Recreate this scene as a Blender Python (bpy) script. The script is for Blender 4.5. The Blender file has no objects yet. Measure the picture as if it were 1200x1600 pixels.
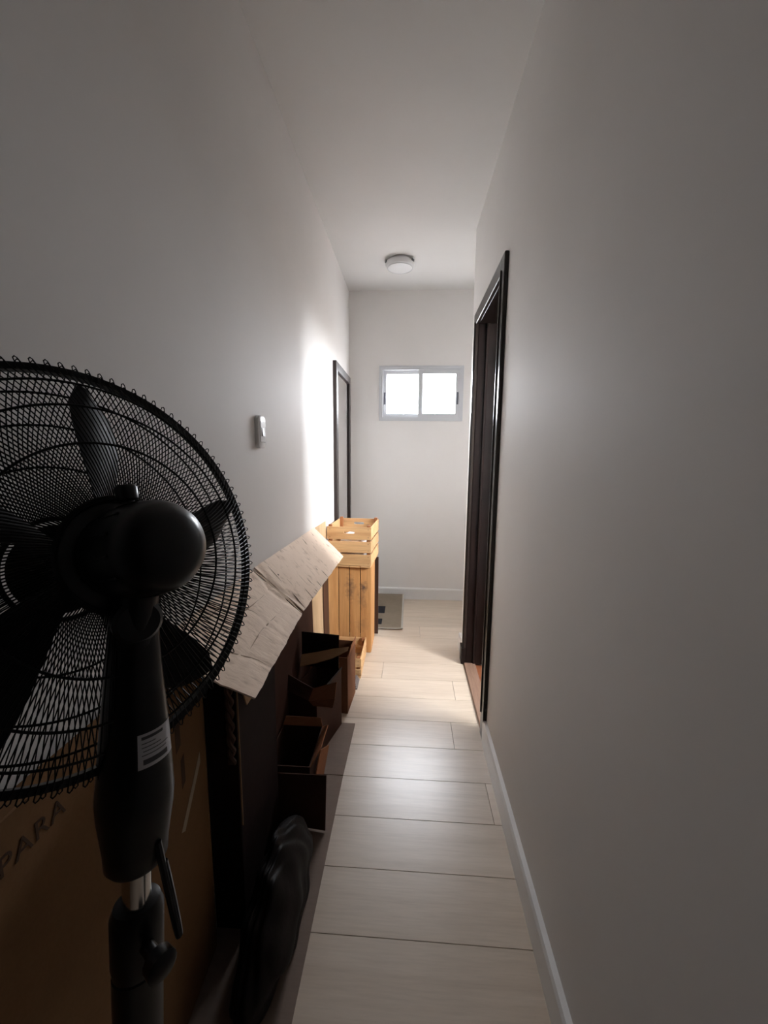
import bpy, bmesh, math, random
from mathutils import Vector, Matrix
random.seed(7)
scene = bpy.context.scene
col = scene.collection

# ---------------------------------------------------------------- camera
CAM_H = 1.3748
yaw, pitch, roll, FPX = -0.0615, -0.1444, 0.0088, 640.41
fw = Vector((math.sin(yaw)*math.cos(pitch), math.cos(yaw)*math.cos(pitch), math.sin(pitch)))
rt = Vector((math.cos(yaw), -math.sin(yaw), 0)); up = rt.cross(fw)
rt2 = rt*math.cos(roll)+up*math.sin(roll); up2 = -rt*math.sin(roll)+up*math.cos(roll)
cd = bpy.data.cameras.new('camera'); cam = bpy.data.objects.new('camera', cd); col.objects.link(cam)
cd.sensor_fit = 'HORIZONTAL'; cd.sensor_width = 36; cd.lens = 36*FPX/1200; cd.clip_start = .02
M = Matrix.Identity(4)
for i, a in enumerate((rt2, up2, -fw)):
    for j in range(3): M[j][i] = a[j]
M.translation = (0, 0, CAM_H); cam.matrix_world = M
scene.camera = cam

# ---------------------------------------------------------------- sky and exposure
world = bpy.data.worlds.new('overcast_sky'); scene.world = world; world.use_nodes = True
bg = world.node_tree.nodes['Background']
bg.inputs['Color'].default_value = (.975, .988, 1.0, 1); bg.inputs['Strength'].default_value = 85.0
# overcast sky above the horizon, dim pale ground below it
_t = world.node_tree; _tc = _t.nodes.new('ShaderNodeTexCoord'); _sx = _t.nodes.new('ShaderNodeSeparateXYZ'); _rp = _t.nodes.new('ShaderNodeValToRGB')
_mr = _t.nodes.new('ShaderNodeMapRange'); _mr.inputs['From Min'].default_value = -.12; _mr.inputs['From Max'].default_value = .06
_rp.color_ramp.elements[0].color = (.15, .14, .13, 1); _rp.color_ramp.elements[1].color = (.975, .988, 1.0, 1)
_t.links.new(_tc.outputs['Generated'], _sx.inputs[0]); _t.links.new(_sx.outputs['Z'], _mr.inputs['Value']); _t.links.new(_mr.outputs[0], _rp.inputs[0]); _t.links.new(_rp.outputs[0], bg.inputs['Color'])
vs = scene.view_settings
vs.view_transform = 'Standard'; vs.look = 'None'; vs.gamma = 1; vs.use_curve_mapping = False
vs.exposure = 0.22

# setting dimensions (metres): x right, y along the corridor, z up
R, L, H = .388, .552, 2.75
YB, YE, YF = 3.753, 2.798, -.45
WX0, WX1, WZ0, WZ1 = -.276, .449, 1.6625, 2.1209         # far window
RX0, RX1, RY0, RY1 = .508, 2.05, .60, 2.70               # side room
SY0, SY1, SZ0, SZ1 = .80, 1.68, 1.52, 2.66              # side room window
AY0, AY1, AZ0, AZ1 = 2.86, 3.22, 1.30, 1.84              # added window lighting the recess
AX1 = 1.45                                               # alcove end

def portal(name, loc, rot, sx, sy):
    l = bpy.data.lights.new(name, 'AREA'); l.shape = 'RECTANGLE'; l.size = sx; l.size_y = sy
    l.cycles.is_portal = True
    o = bpy.data.objects.new(name, l); col.objects.link(o); o.location = loc; o.rotation_euler = rot
portal('daylight_portal_far', ((WX0+WX1)/2, YB+.13, (WZ0+WZ1)/2), (math.radians(-90), 0, 0), WX1-WX0, WZ1-WZ0)
portal('daylight_portal_side', (RX1+.13, (SY0+SY1)/2, (SZ0+SZ1)/2), (0, math.radians(90), 0), SZ1-SZ0, SY1-SY0)

portal('fill_portal_recess', (AX1+.13, (AY0+AY1)/2, (AZ0+AZ1)/2), (0, math.radians(90), 0), AZ1-AZ0, AY1-AY0)  # portal of the added recess window

# ---------------------------------------------------------------- materials
MATS = {}
class NT:
    def __init__(s, name):
        s.m = bpy.data.materials.new(name); s.m.use_nodes = True; s.t = s.m.node_tree; s.n = s.t.nodes
        s.b = s.n['Principled BSDF']; MATS[name] = s.m
    def new(s, t, **k):
        n = s.n.new(t)
        for a, v in k.items(): setattr(n, a, v)
        return n
    def link(s, a, b): s.t.links.new(a, b)
    def coords(s, scale=(1,1,1), kind='Object', rot=(0,0,0)):
        tc = s.new('ShaderNodeTexCoord'); mp = s.new('ShaderNodeMapping'); mp.inputs['Scale'].default_value = scale
        mp.inputs['Rotation'].default_value = rot
        s.link(tc.outputs[kind], mp.inputs['Vector']); return mp.outputs['Vector']
    def noise(s, vec, scale=5, detail=4, rough=.55, dist=0):
        n = s.new('ShaderNodeTexNoise'); n.inputs['Scale'].default_value = scale; n.inputs['Detail'].default_value = detail
        n.inputs['Roughness'].default_value = rough; n.inputs['Distortion'].default_value = dist
        s.link(vec, n.inputs['Vector']); return n.outputs['Fac']
    def ramp(s, fac, stops):
        r = s.new('ShaderNodeValToRGB'); e = r.color_ramp.elements
        while len(e) < len(stops): e.new(.5)
        for i, (p, c) in enumerate(stops): e[i].position = p; e[i].color = (*c, 1) if len(c) == 3 else c
        s.link(fac, r.inputs['Fac']); return r.outputs['Color']
    def bump(s, h, strength=.2, dist=.002):
        b = s.new('ShaderNodeBump'); b.inputs['Strength'].default_value = strength; b.inputs['Distance'].default_value = dist
        s.link(h, b.inputs['Height']); s.link(b.outputs['Normal'], s.b.inputs['Normal'])
    def mix(s, a, b, fac, mode='MIX'):
        m = s.new('ShaderNodeMix', data_type='RGBA', blend_type=mode)
        for i, v in ((6, a), (7, b)):
            if isinstance(v, tuple): m.inputs[i].default_value = (*v, 1)
            else: s.link(v, m.inputs[i])
        if isinstance(fac, (int, float)): m.inputs[0].default_value = fac
        else: s.link(fac, m.inputs[0])
        return m.outputs[2]
    def base(s, c):
        if isinstance(c, tuple): s.b.inputs['Base Color'].default_value = (*c, 1)
        else: s.link(c, s.b.inputs['Base Color'])
    def set(s, **k):
        for a, v in k.items(): s.b.inputs[a.replace('_', ' ')].default_value = v
        return s

def paint(name, c, rough=.6, scale=60, bs=.08, var=.03, spec=.3):
    m = NT(name); v = m.coords()
    n = m.noise(v, 3, 4)
    m.base(m.ramp(n, [(.3, tuple(x*(1-var) for x in c)), (.7, c)]))
    m.set(Roughness=rough, Specular_IOR_Level=spec); m.bump(m.noise(v, scale, 3), bs, .003); return m
paint('wall_paint', (.80, .775, .752), .66, 25, .10, .03, .13)
paint('ceiling_paint', (.71, .695, .675), .75, 30, .06)
paint('hall_dimming_paint', (.26, .22, .18), .7)  # dark tone so the added hall returns little light
paint('hall_dimming_floor', (.10, .06, .04), .4)
paint('trim_white', (.80, .79, .775), .32, 20, .03, .02, .5)
paint('plastic_white', (.82, .82, .82), .22, 10, 0, .01, .5)
paint('lamp_white', (.74, .74, .74), .4, 10, 0, .01, .4)
paint('lamp_base', (.55, .55, .55), .45, 10, 0, .01, .4)
paint('aluminium_white', (.60, .61, .63), .35, 30, .02, .04, .5)
paint('latch_grey', (.10, .10, .12), .4, 30, 0, .04, .4)
paint('groove_dark', (.12, .12, .12), .5, 30, 0, .04, .3)
paint('black_plastic', (.006, .006, .007), .32, 60, .02, .1, .3)
paint('black_wire', (.009, .009, .009), .5, 60, 0, .1, .15)
paint('blade_plastic', (.018, .017, .019), .5, 60, 0, .1, .2)
paint('bag_plastic', (.006, .004, .004), .5, 45, .25, .2, .12)
paint('bag_white', (.80, .77, .76), .5, 40, .3, .05, .3)
paint('print_ink', (.075, .042, .024), .8, 30, 0, .1, .2)
paint('label_ink', (.10, .10, .11), .6, 30, 0, .1, .2)
paint('label_paper', (.62, .62, .66), .5, 30, 0, .05, .3)
paint('nail', (.10, .05, .035), .5, 30, 0, .05, .4)
m = NT('chrome'); m.base((.75, .74, .72)); m.set(Metallic=1.0, Roughness=.18)
m = NT('mirror_glass'); m.base((.96, .96, .96)); m.set(Metallic=1.0, Roughness=.03)

def wood(name, a, b, c, axis=2, scale=14, rough=.5, spec=.35, bs=.12, rnd=.15, stain=None, fmix=.5):
    """grain stretched along the object's local axis"""
    m = NT(name); sc = [scale]*3; sc[axis] = scale*.07
    tc = m.new('ShaderNodeTexCoord'); oi = m.new('ShaderNodeObjectInfo')
    off = m.new('ShaderNodeVectorMath', operation='SCALE'); cx = m.new('ShaderNodeCombineXYZ')
    for i in range(3): m.link(oi.outputs['Random'], cx.inputs[i])
    off.inputs['Scale'].default_value = 37.0; m.link(cx.outputs[0], off.inputs[0])
    add = m.new('ShaderNodeVectorMath', operation='ADD'); m.link(tc.outputs['Object'], add.inputs[0]); m.link(off.outputs[0], add.inputs[1])
    mp = m.new('ShaderNodeMapping'); mp.inputs['Scale'].default_value = sc; m.link(add.outputs[0], mp.inputs['Vector'])
    v = mp.outputs['Vector']
    n = m.noise(v, 1.0, 6, .6, .6)
    cc = m.ramp(n, [(.28, a), (.5, b), (.74, c)])
    fine = m.noise(v, 6, 4, .6)
    cc = m.mix(cc, m.ramp(fine, [(.35, (.72,.7,.68)), (.6, (1,1,1))]), fmix, 'MULTIPLY')
    # piece-to-piece tone
    mr = m.new('ShaderNodeMapRange'); mr.inputs['To Min'].default_value = 1-rnd; mr.inputs['To Max'].default_value = 1+rnd*.4
    m.link(oi.outputs['Random'], mr.inputs['Value'])
    h = m.new('ShaderNodeHueSaturation'); m.link(cc, h.inputs['Color']); m.link(mr.outputs[0], h.inputs['Value'])
    cc = h.outputs['Color']
    if stain:
        for (px, py, pz, sx, sy, sz, s) in stain:
            t2 = m.new('ShaderNodeMapping'); t2.vector_type = 'POINT'
            t2.inputs['Location'].default_value = (-px/sx, -py/sy, -pz/sz); t2.inputs['Scale'].default_value = (1/sx, 1/sy, 1/sz)
            m.link(tc.outputs['Object'], t2.inputs['Vector'])
            ln = m.new('ShaderNodeVectorMath', operation='LENGTH'); m.link(t2.outputs[0], ln.inputs[0])
            nn = m.noise(tc.outputs['Object'], 40, 3)
            ad = m.new('ShaderNodeMath', operation='ADD'); m.link(ln.outputs['Value'], ad.inputs[0]); m.link(nn, ad.inputs[1])
            f = m.ramp(ad.outputs[0], [(.45, (s, s, s)), (1.0, (0, 0, 0))])
            cc = m.mix(cc, (.10, .06, .045), f)
    m.base(cc); m.set(Roughness=rough, Specular_IOR_Level=spec); m.bump(fine, bs, .001)
    return m
FA, FB, FC = (.54, .435, .335), (.61, .505, .40), (.66, .555, .45)
wood('laminate', FA, FB, FC, 0, 22, .31, .85, .012, .06, fmix=.28)
wood('red_laminate', (.16, .05, .022), (.24, .08, .035), (.30, .11, .05), 0, 18, .4, .45, .03, .15)
wood('sill_wood', (.20, .115, .08), (.27, .165, .115), (.32, .20, .145), 1, 30, .5, .4, .1, .05)
wood('crate_pine', (.46, .20, .07), (.62, .31, .115), (.70, .385, .16), 1, 16, .6, .3, .15, .22,
     stain=[(.245, .472, 0, .065, .095, 1, .95), (.155, .46, 0, .08, .22, 1, .75), (.236, .39, 0, .07, .20, 1, .5), (.235, .20, 0, .11, .11, 1, .35)])
wood('crate_light', (.50, .27, .12), (.66, .40, .19), (.74, .48, .25), 0, 16, .6, .3, .15, .12)
wood('crate_post', (.24, .085, .03), (.33, .13, .05), (.40, .17, .07), 2, 18, .6, .3, .15, .1)
wood('board_tan', (.52, .34, .19), (.60, .41, .24), (.66, .47, .29), 2, 10, .7, .25, .06, .05)
wood('dark_wood', (.007, .004, .004), (.012, .007, .006), (.018, .010, .008), 2, 20, .32, .14, .05, .1)
wood('architrave_wood', (.016, .011, .010), (.024, .017, .014), (.034, .025, .02), 2, 20, .3, .3, .05, .1)
wood('gap_shade_board', (.035, .015, .010), (.06, .027, .017), (.08, .035, .022), 2, 14, .5, .35, .08, .1)
wood('mirror_frame_wood', (.014, .009, .008), (.022, .013, .011), (.03, .018, .015), 2, 20, .4, .4, .05, .1)

def card(name, c, rough=.75, crease=0, var=.12):
    m = NT(name); v = m.coords()
    n = m.noise(v, 7, 5); fl = m.noise(m.coords((18, 160, 160)), 1, 3)
    lo = tuple(x*(1-var) for x in c)
    cc = m.ramp(n, [(.3, lo), (.7, c)])
    cc = m.mix(cc, m.ramp(fl, [(.35, (.9,.89,.88)), (.65, (1,1,1))]), .6, 'MULTIPLY')
    m.base(cc); m.set(Roughness=rough, Specular_IOR_Level=.08)
    m.bump(m.noise(v, 22, 4), .25, .004); return m
card('carton_brown', (.21, .112, .052)); card('carton_red', (.20, .085, .045)); card('carton_red_lit', (.36, .155, .078))  # the lighter red copy puts light on lit flaps into the colour
card('carton_shaded', (.065, .031, .022)); card('carton_unlit', (.018, .010, .009)); card('carton_tan', (.34, .20, .11)); card('runner_card', (.25, .19, .155), .6)  # the dark and near-black copies put shade of unlit faces into the colour
card('cloth_grey', (.22, .185, .175), .95); card('mat_taupe', (.27, .22, .165), .95); card('mat_edge', (.50, .47, .42), .9)
card('mat_dark', (.035, .035, .04), .95); card('tape', (.36, .29, .2), .35); card('cord_brown', (.10, .06, .045), .9)
# pale cardboard with wrinkles across its width (local x) and faint scuffs
m = NT('carton_pale'); v = m.coords()
st = m.noise(m.coords((3.0, 34, 34), rot=(0, 0, -.12)), 1, 5, .6, .3)
big = m.noise(v, 4, 4)
cc = m.ramp(big, [(.3, (.76, .585, .45)), (.7, (.85, .675, .535))])
cr = m.ramp(st, [(.27, (.34, .27, .22)), (.36, (.80, .76, .72)), (.46, (1, 1, 1))])
cc = m.mix(cc, cr, .85, 'MULTIPLY'); m.base(cc); m.set(Roughness=.72, Specular_IOR_Level=.2)
m.bump(st, .6, .004)
card('carton_crease', (.42, .30, .21)); card('carton_fold', (.56, .42, .31))
card('carton_slit', (.10, .065, .05))
# window panes: obscured glass at the end wall, clear glass in the side room
def pane_mat(name, tc_, lc_, f):
    m = NT(name); m.n.remove(m.b)
    out = m.n['Material Output']; tr = m.new('ShaderNodeBsdfTransparent'); tl = m.new('ShaderNodeBsdfTranslucent'); gl = m.new('ShaderNodeBsdfGlossy')
    tr.inputs['Color'].default_value = (*tc_, 1); tl.inputs['Color'].default_value = (*lc_, 1); gl.inputs['Roughness'].default_value = .1
    m1 = m.new('ShaderNodeMixShader'); m1.inputs[0].default_value = f; m.link(tr.outputs[0], m1.inputs[1]); m.link(tl.outputs[0], m1.inputs[2])
    m2 = m.new('ShaderNodeMixShader'); m2.inputs[0].default_value = .05; m.link(m1.outputs[0], m2.inputs[1]); m.link(gl.outputs[0], m2.inputs[2])
    m.link(m2.outputs[0], out.inputs['Surface'])
pane_mat('frosted_pane', (.78, .79, .81), (.78, .79, .83), .10)
pane_mat('clear_pane', (.96, .97, .98), (.9, .9, .9), .0)
# thin clear plastic film
m = NT('plastic_film'); m.n.remove(m.b)
out = m.n['Material Output']; tr = m.new('ShaderNodeBsdfTransparent'); gl = m.new('ShaderNodeBsdfGlossy'); gl.inputs['Roughness'].default_value = .12
m2 = m.new('ShaderNodeMixShader'); m2.inputs[0].default_value = .18; m.link(tr.outputs[0], m2.inputs[1]); m.link(gl.outputs[0], m2.inputs[2])
m.link(m2.outputs[0], out.inputs['Surface'])

# ---------------------------------------------------------------- mesh helpers
class MB:
    def __init__(s): s.v = []; s.f = []
    def add(s, vs, fs):
        k = len(s.v); s.v += [tuple(p) for p in vs]; s.f += [tuple(i+k for i in f) for f in fs]; return s
    def box(s, a, b):
        (x0, y0, z0), (x1, y1, z1) = a, b
        x0, x1 = sorted((x0, x1)); y0, y1 = sorted((y0, y1)); z0, z1 = sorted((z0, z1))
        return s.add([(x0,y0,z0),(x1,y0,z0),(x1,y1,z0),(x0,y1,z0),(x0,y0,z1),(x1,y0,z1),(x1,y1,z1),(x0,y1,z1)],
              [(0,3,2,1),(4,5,6,7),(0,1,5,4),(1,2,6,5),(2,3,7,6),(3,0,4,7)])
    def quad_slab(s, pts, t, n=None):
        """four corner points thickened along their normal"""
        p = [Vector(q) for q in pts]
        if n is None: n = (p[1]-p[0]).cross(p[3]-p[0]).normalized()
        n = Vector(n)*t
        return s.add([*p, *[q+n for q in p]], [(3,2,1,0),(4,5,6,7),(0,1,5,4),(1,2,6,5),(2,3,7,6),(3,0,4,7)])
    def lathe(s, prof, o=(0,0,0), ax=(0,0,1), seg=32, sq=(1,1), ref=None, a0=0, a1=2*math.pi, caps=True):
        o = Vector(o); ax = Vector(ax).normalized()
        ref = Vector(ref) if ref else (Vector((1,0,0)) if abs(ax.x) < .9 else Vector((0,1,0)))
        e1 = (ref-ax*ref.dot(ax)).normalized(); e2 = ax.cross(e1)
        full = abs(a1-a0-2*math.pi) < 1e-6; n = seg if full else seg+1
        vs = []; fs = []
        for r, h in prof:
            for i in range(n):
                t = a0+(a1-a0)*i/seg
                vs.append(o+ax*h+e1*(r*sq[0]*math.cos(t))+e2*(r*sq[1]*math.sin(t)))
        for j in range(len(prof)-1):
            for i in range(seg):
                k = (i+1) % n if full else i+1
                fs.append((j*n+i, j*n+k, (j+1)*n+k, (j+1)*n+i))
        if full and caps:
            fs.append(tuple(reversed(range(n)))); fs.append(tuple(range((len(prof)-1)*n, len(prof)*n)))
        return s.add(vs, fs)
    def tube(s, pts, r, seg=6, closed=False):
        P = [Vector(p) for p in pts]; n = len(P); vs = []; fs = []
        prev = None
        for i, p in enumerate(P):
            a = P[(i-1) % n] if (closed or i > 0) else P[i]; b = P[(i+1) % n] if (closed or i < n-1) else P[i]
            t = (b-a).normalized()
            ref = prev if prev is not None else (Vector((0,0,1)) if abs(t.z) < .9 else Vector((1,0,0)))
            e1 = (ref-t*ref.dot(t)).normalized(); e2 = t.cross(e1); prev = e1
            rr = r[i] if isinstance(r, (list, tuple)) else r
            for k in range(seg):
                an = 2*math.pi*k/seg; vs.append(p+e1*(rr*math.cos(an))+e2*(rr*math.sin(an)))
        m = n if closed else n-1
        for i in range(m):
            j = (i+1) % n
            for k in range(seg):
                l = (k+1) % seg; fs.append((i*seg+k, i*seg+l, j*seg+l, j*seg+k))
        if not closed:
            fs.append(tuple(reversed(range(seg)))); fs.append(tuple(range((n-1)*seg, n*seg)))
        return s.add(vs, fs)
    def mesh(s, name, smooth=False, bevel=0):
        me = bpy.data.meshes.new(name); me.from_pydata([tuple(v) for v in s.v], [], s.f)
        bm = bmesh.new(); bm.from_mesh(me); bmesh.ops.recalc_face_normals(bm, faces=bm.faces)
        if bevel: bmesh.ops.bevel(bm, geom=list(bm.edges), offset=bevel, segments=1, affect='EDGES', profile=.5)
        bm.to_mesh(me); bm.free()
        if smooth:
            me.shade_smooth()
            try: me.set_sharp_from_angle(angle=math.radians(40))
            except Exception: pass
        return me
    def build(s, name, mat, parent=None, smooth=False, bevel=0, off=None):
        if off is not None: s.v = [tuple(Vector(v)-Vector(off)) for v in s.v]
        me = s.mesh(name, smooth, bevel); me.materials.append(MATS[mat])
        o = bpy.data.objects.new(name, me); col.objects.link(o)
        if parent: o.parent = parent
        elif off is not None: o.location = off
        return o
def empty(name, loc=(0,0,0), rot=(0,0,0)):
    o = bpy.data.objects.new(name, None); col.objects.link(o); o.location = loc; o.rotation_euler = rot; o.empty_display_size = .1; return o
def tag(o, label=None, cat=None, group=None, kind=None):
    if label: o['label'] = label
    if cat: o['category'] = cat
    if group: o['group'] = group
    if kind: o['kind'] = kind
    return o
def struct(o, label=None, cat=None): return tag(o, label, cat, kind='structure')

# ---------------------------------------------------------------- the shell
TH = .1
struct(MB().box((-L-TH, YF-TH, -.1), (-L, YB+TH, H+TH)).build('wall_left', 'wall_paint'), 'long off-white painted wall on the left of the corridor', 'wall')
w = MB()
DY0, DY1, DZ = 1.857, 2.589, 2.155
w.box((R, YF-TH, -.1), (RX0, DY0, H+TH)).box((R, DY1, -.1), (RX0, YE, H+TH)).box((R, DY0, DZ), (RX0, DY1, H+TH)).box((R, DY0, -.1), (RX0, DY1, -.03))
struct(w.build('wall_right', 'wall_paint'), 'off-white painted wall on the right with the dark doorway', 'wall')
w = MB()
w.box((-L, YB, -.1), (WX0, YB+TH, H+TH)).box((WX1, YB, -.1), (AX1+TH, YB+TH, H+TH)).box((WX0, YB, -.1), (WX1, YB+TH, WZ0)).box((WX0, YB, WZ1), (WX1, YB+TH, H+TH))
struct(w.build('wall_back', 'wall_paint'), 'white end wall of the corridor with the small window', 'wall')
HX0, HX1, HY = -2.6, 2.2, -4.2                            # added unseen hall, dark to cut bounce light near the camera
struct(MB().box((HX0, YF-TH, -.1), (-L-TH, YF, H+TH)).build('wall_added_hall_left_front', 'hall_dimming_paint'), 'taupe wall of the added dark hall left of the corridor entrance', 'wall')
struct(MB().box((RX0, YF-TH, -.1), (HX1, YF, H+TH)).build('wall_added_hall_right_front', 'hall_dimming_paint'), 'taupe wall of the added dark hall right of the corridor entrance', 'wall')
struct(MB().box((HX0-TH, HY, -.1), (HX0, YF, H+TH)).build('wall_added_hall_left', 'hall_dimming_paint'), 'taupe left wall of the added dark hall behind the viewer', 'wall')
struct(MB().box((HX1, HY, -.1), (HX1+TH, YF, H+TH)).build('wall_added_hall_right', 'hall_dimming_paint'), 'taupe right wall of the added dark hall behind the viewer', 'wall')
struct(MB().box((HX0-TH, HY-TH, -.1), (HX1+TH, HY, H+TH)).build('wall_added_hall_back', 'hall_dimming_paint'), 'taupe back wall of the added dark hall behind the viewer', 'wall')
struct(MB().box((HX0, HY, -.1), (HX1, YF, .0)).build('floor_added_hall', 'hall_dimming_floor'), 'dark brown floor of the added dark hall behind the viewer', 'floor')
struct(MB().box((HX0-TH, HY-TH, H), (HX1+TH, YF-TH, H+TH)).build('ceiling_added_hall', 'hall_dimming_paint'), 'taupe ceiling of the added dark hall behind the viewer', 'ceiling')
struct(MB().box((-L-TH, YF-TH, H), (RX1+TH, YB+TH, H+TH)).build('ceiling', 'ceiling_paint'), 'plain white ceiling over the corridor', 'ceiling')
w = MB()
w.box((AX1, YE, -.1), (AX1+TH, AY0, H+TH)).box((AX1, AY1, -.1), (AX1+TH, YB, H+TH)).box((AX1, AY0, -.1), (AX1+TH, AY1, AZ0)).box((AX1, AY0, AZ1), (AX1+TH, AY1, H+TH))
struct(w.build('wall_alcove', 'wall_paint'), 'white wall ending the recess beside the far window', 'wall')
struct(MB().box((RX0, RY1, -.1), (RX1+TH, YE, H+TH)).build('wall_room_far', 'wall_paint'), 'white partition between the side room and the recess', 'wall')
struct(MB().box((RX0, RY0-TH, -.1), (RX1+TH, RY0, H+TH)).build('wall_room_near', 'wall_paint'), 'white near wall of the side room', 'wall')
w = MB()
w.box((RX1, RY0, -.1), (RX1+TH, SY0, H+TH)).box((RX1, SY1, -.1), (RX1+TH, RY1, H+TH)).box((RX1, SY0, -.1), (RX1+TH, SY1, SZ0)).box((RX1, SY0, SZ1), (RX1+TH, SY1, H+TH))
struct(w.build('wall_room_right', 'wall_paint'), 'white outer wall of the side room with a window', 'wall')

# floor: laminate planks laid across the corridor
floor = struct(MB().box((-L-.02, YF, -.05), (AX1+.02, YB+.02, -.0085)).build('floor', 'groove_dark'), 'pale beige laminate floor with planks laid across the corridor', 'floor')
PW = .1944; P0 = 1.7608
k0 = math.floor((YF-P0)/PW); k1 = math.ceil((YB-P0)/PW)
joints = {0: .233, 1: 9, 2: .28, 3: -.15, 4: 9, 5: -.4, 6: .1, 7: 9, 8: -.25}
for k in range(k0, k1):
    ya, yb = max(P0+k*PW, YF), min(P0+(k+1)*PW, YB)
    x1 = R+.01 if yb < YE+.05 else AX1
    jx = joints.get(k, [9, -.38, 9, .34, 9][k % 5])
    cuts = [-L]
    if -L < jx < x1: cuts.append(jx)
    if x1 > 1: cuts.append(.62 + .12*(k % 3))
    cuts.append(x1)
    for a, b in zip(cuts, cuts[1:]):
        g = .0007; cx, cy = (a+b)/2, (ya+yb)/2
        o = MB().box((a+g-cx, ya+g-cy, -.008), (b-g-cx, yb-g-cy, 0)).build('plank', 'laminate', floor, bevel=.0006)
        o.location = (cx, cy, 0)
rf = struct(MB().box((RX0, RY0, -.05), (RX1, RY1, -.012)).build('floor_room', 'groove_dark'), 'reddish brown wooden floor of the side room', 'floor')
for i in range(14):
    ya = RY0+i*.15
    o = MB().box((RX0+.001-1.28, .001, -.004), (RX1-1.28, .1490, .004)).build('plank', 'red_laminate', rf, bevel=.001); o.location = (1.28, ya, -.008)

def baseboard(name, a, b, ax, label, hb=.1077, t=.02):
    """ax: inward normal; a-b along the wall"""
    m = MB(); a = Vector(a); b = Vector(b); n = Vector(ax)*t
    prof = [(0, 0), (1, 0), (1, hb*.9), (.75, hb), (0, hb)]
    vs = [p+n*q[0]+Vector((0, 0, q[1])) for p in (a, b) for q in prof]
    m.add(vs, [(0,1,6,5),(1,2,7,6),(2,3,8,7),(3,4,9,8),(4,0,5,9),(4,3,2,1,0),(5,6,7,8,9)])
    return struct(m.build(name, 'trim_white'), label, 'baseboard')
baseboard('baseboard_right', (R, YF, .0005), (R, 1.822, .0005), (-1,0,0), 'white baseboard along the near part of the right wall')
baseboard('baseboard_right_far', (R, 2.624, .0005), (R, YE, .0005), (-1,0,0), 'short white baseboard beyond the dark doorway')
baseboard('baseboard_back', (-L, YB, .0005), (AX1, YB, .0005), (0,-1,0), 'white baseboard under the far window')
baseboard('baseboard_left', (-L, YF, .0005), (-L, YB-.02, .0005), (1,0,0), 'white baseboard of the left wall behind the boxes', t=.014)

# ---------------------------------------------------------------- doorway in the right wall
d = struct(empty('door_1', (R, 2.223, 0)), 'dark brown door frame with open door in the right wall', 'door')
O = d.location
def dpart(name, a, b, mat='dark_wood', parent=d, bev=.003):
    return MB().box(a, b).build(name, mat, parent, bevel=bev, off=O)
AT, AW = .018, .068
dpart('architrave', (R-AT, 1.822, 0), (R, 1.822+AW, 2.19), 'architrave_wood')
dpart('architrave', (R-AT, 2.624-AW, 0), (R, 2.624, 2.19), 'architrave_wood')
dpart('architrave', (R-AT, 1.822+AW, 2.19-AW), (R, 2.624-AW, 2.19), 'architrave_wood')
dpart('architrave_bead', (R-AT-.006, 1.822+AW-.02, .12), (R-AT+.002, 1.822+AW-.008, 2.19-AW+.012), 'architrave_wood')
dpart('architrave_bead', (R-AT-.006, 2.624-AW+.008, .12), (R-AT+.002, 2.624-AW+.02, 2.19-AW+.012), 'architrave_wood')
dpart('plinth_block', (R-AT-.012, 2.624-AW-.004, 0), (R, 2.632, .115))
dpart('jamb', (R, DY0, 0), (RX0+.004, DY0+.033, DZ))
dpart('jamb', (R, DY1-.033, 0), (RX0+.004, DY1, DZ))
dpart('head_jamb', (R, DY0+.033, DZ-.033), (RX0+.004, DY1-.033, DZ))
dpart('door_stop', (R+.045, DY1-.048, 0), (R+.06, DY1-.033, DZ-.033))
dpart('threshold', (R-.012, DY0+.033, -.03), (R+.062, DY1-.033, .012), 'sill_wood', bev=.004)
leaf = dpart('door_leaf', (RX0+.006, DY1-.072, .012), (RX0+.656, DY1-.036, DZ-.04))
dpart('leaf_panel', (RX0+.10, DY1-.078, .25), (RX0+.56, DY1-.070, .95), parent=leaf)
dpart('leaf_panel', (RX0+.10, DY1-.078, 1.10), (RX0+.56, DY1-.070, 1.98), parent=leaf)
hd = MB().lathe([(.026,0),(.026,.008),(.010,.010),(.010,.05)], (RX0+.60, DY1-.072, 1.03), (0,-1,0), 16)
hd.tube([(RX0+.60, DY1-.118, 1.03), (RX0+.48, DY1-.122, 1.03)], .009, 8)
hd.build('door_handle', 'chrome', leaf, True, off=O)
for z in (.3, 1.1, 1.9):
    MB().lathe([(.007,0),(.007,.09)], (RX0+.004, DY1-.078, z), (0,0,1), 10).build('hinge', 'latch_grey', leaf, True, off=O)
MB().box((R+.062, DY0+.033, -.03), (RX0, DY1-.033, -.004)).build('inner_sill', 'red_laminate', d, off=O)

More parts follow.
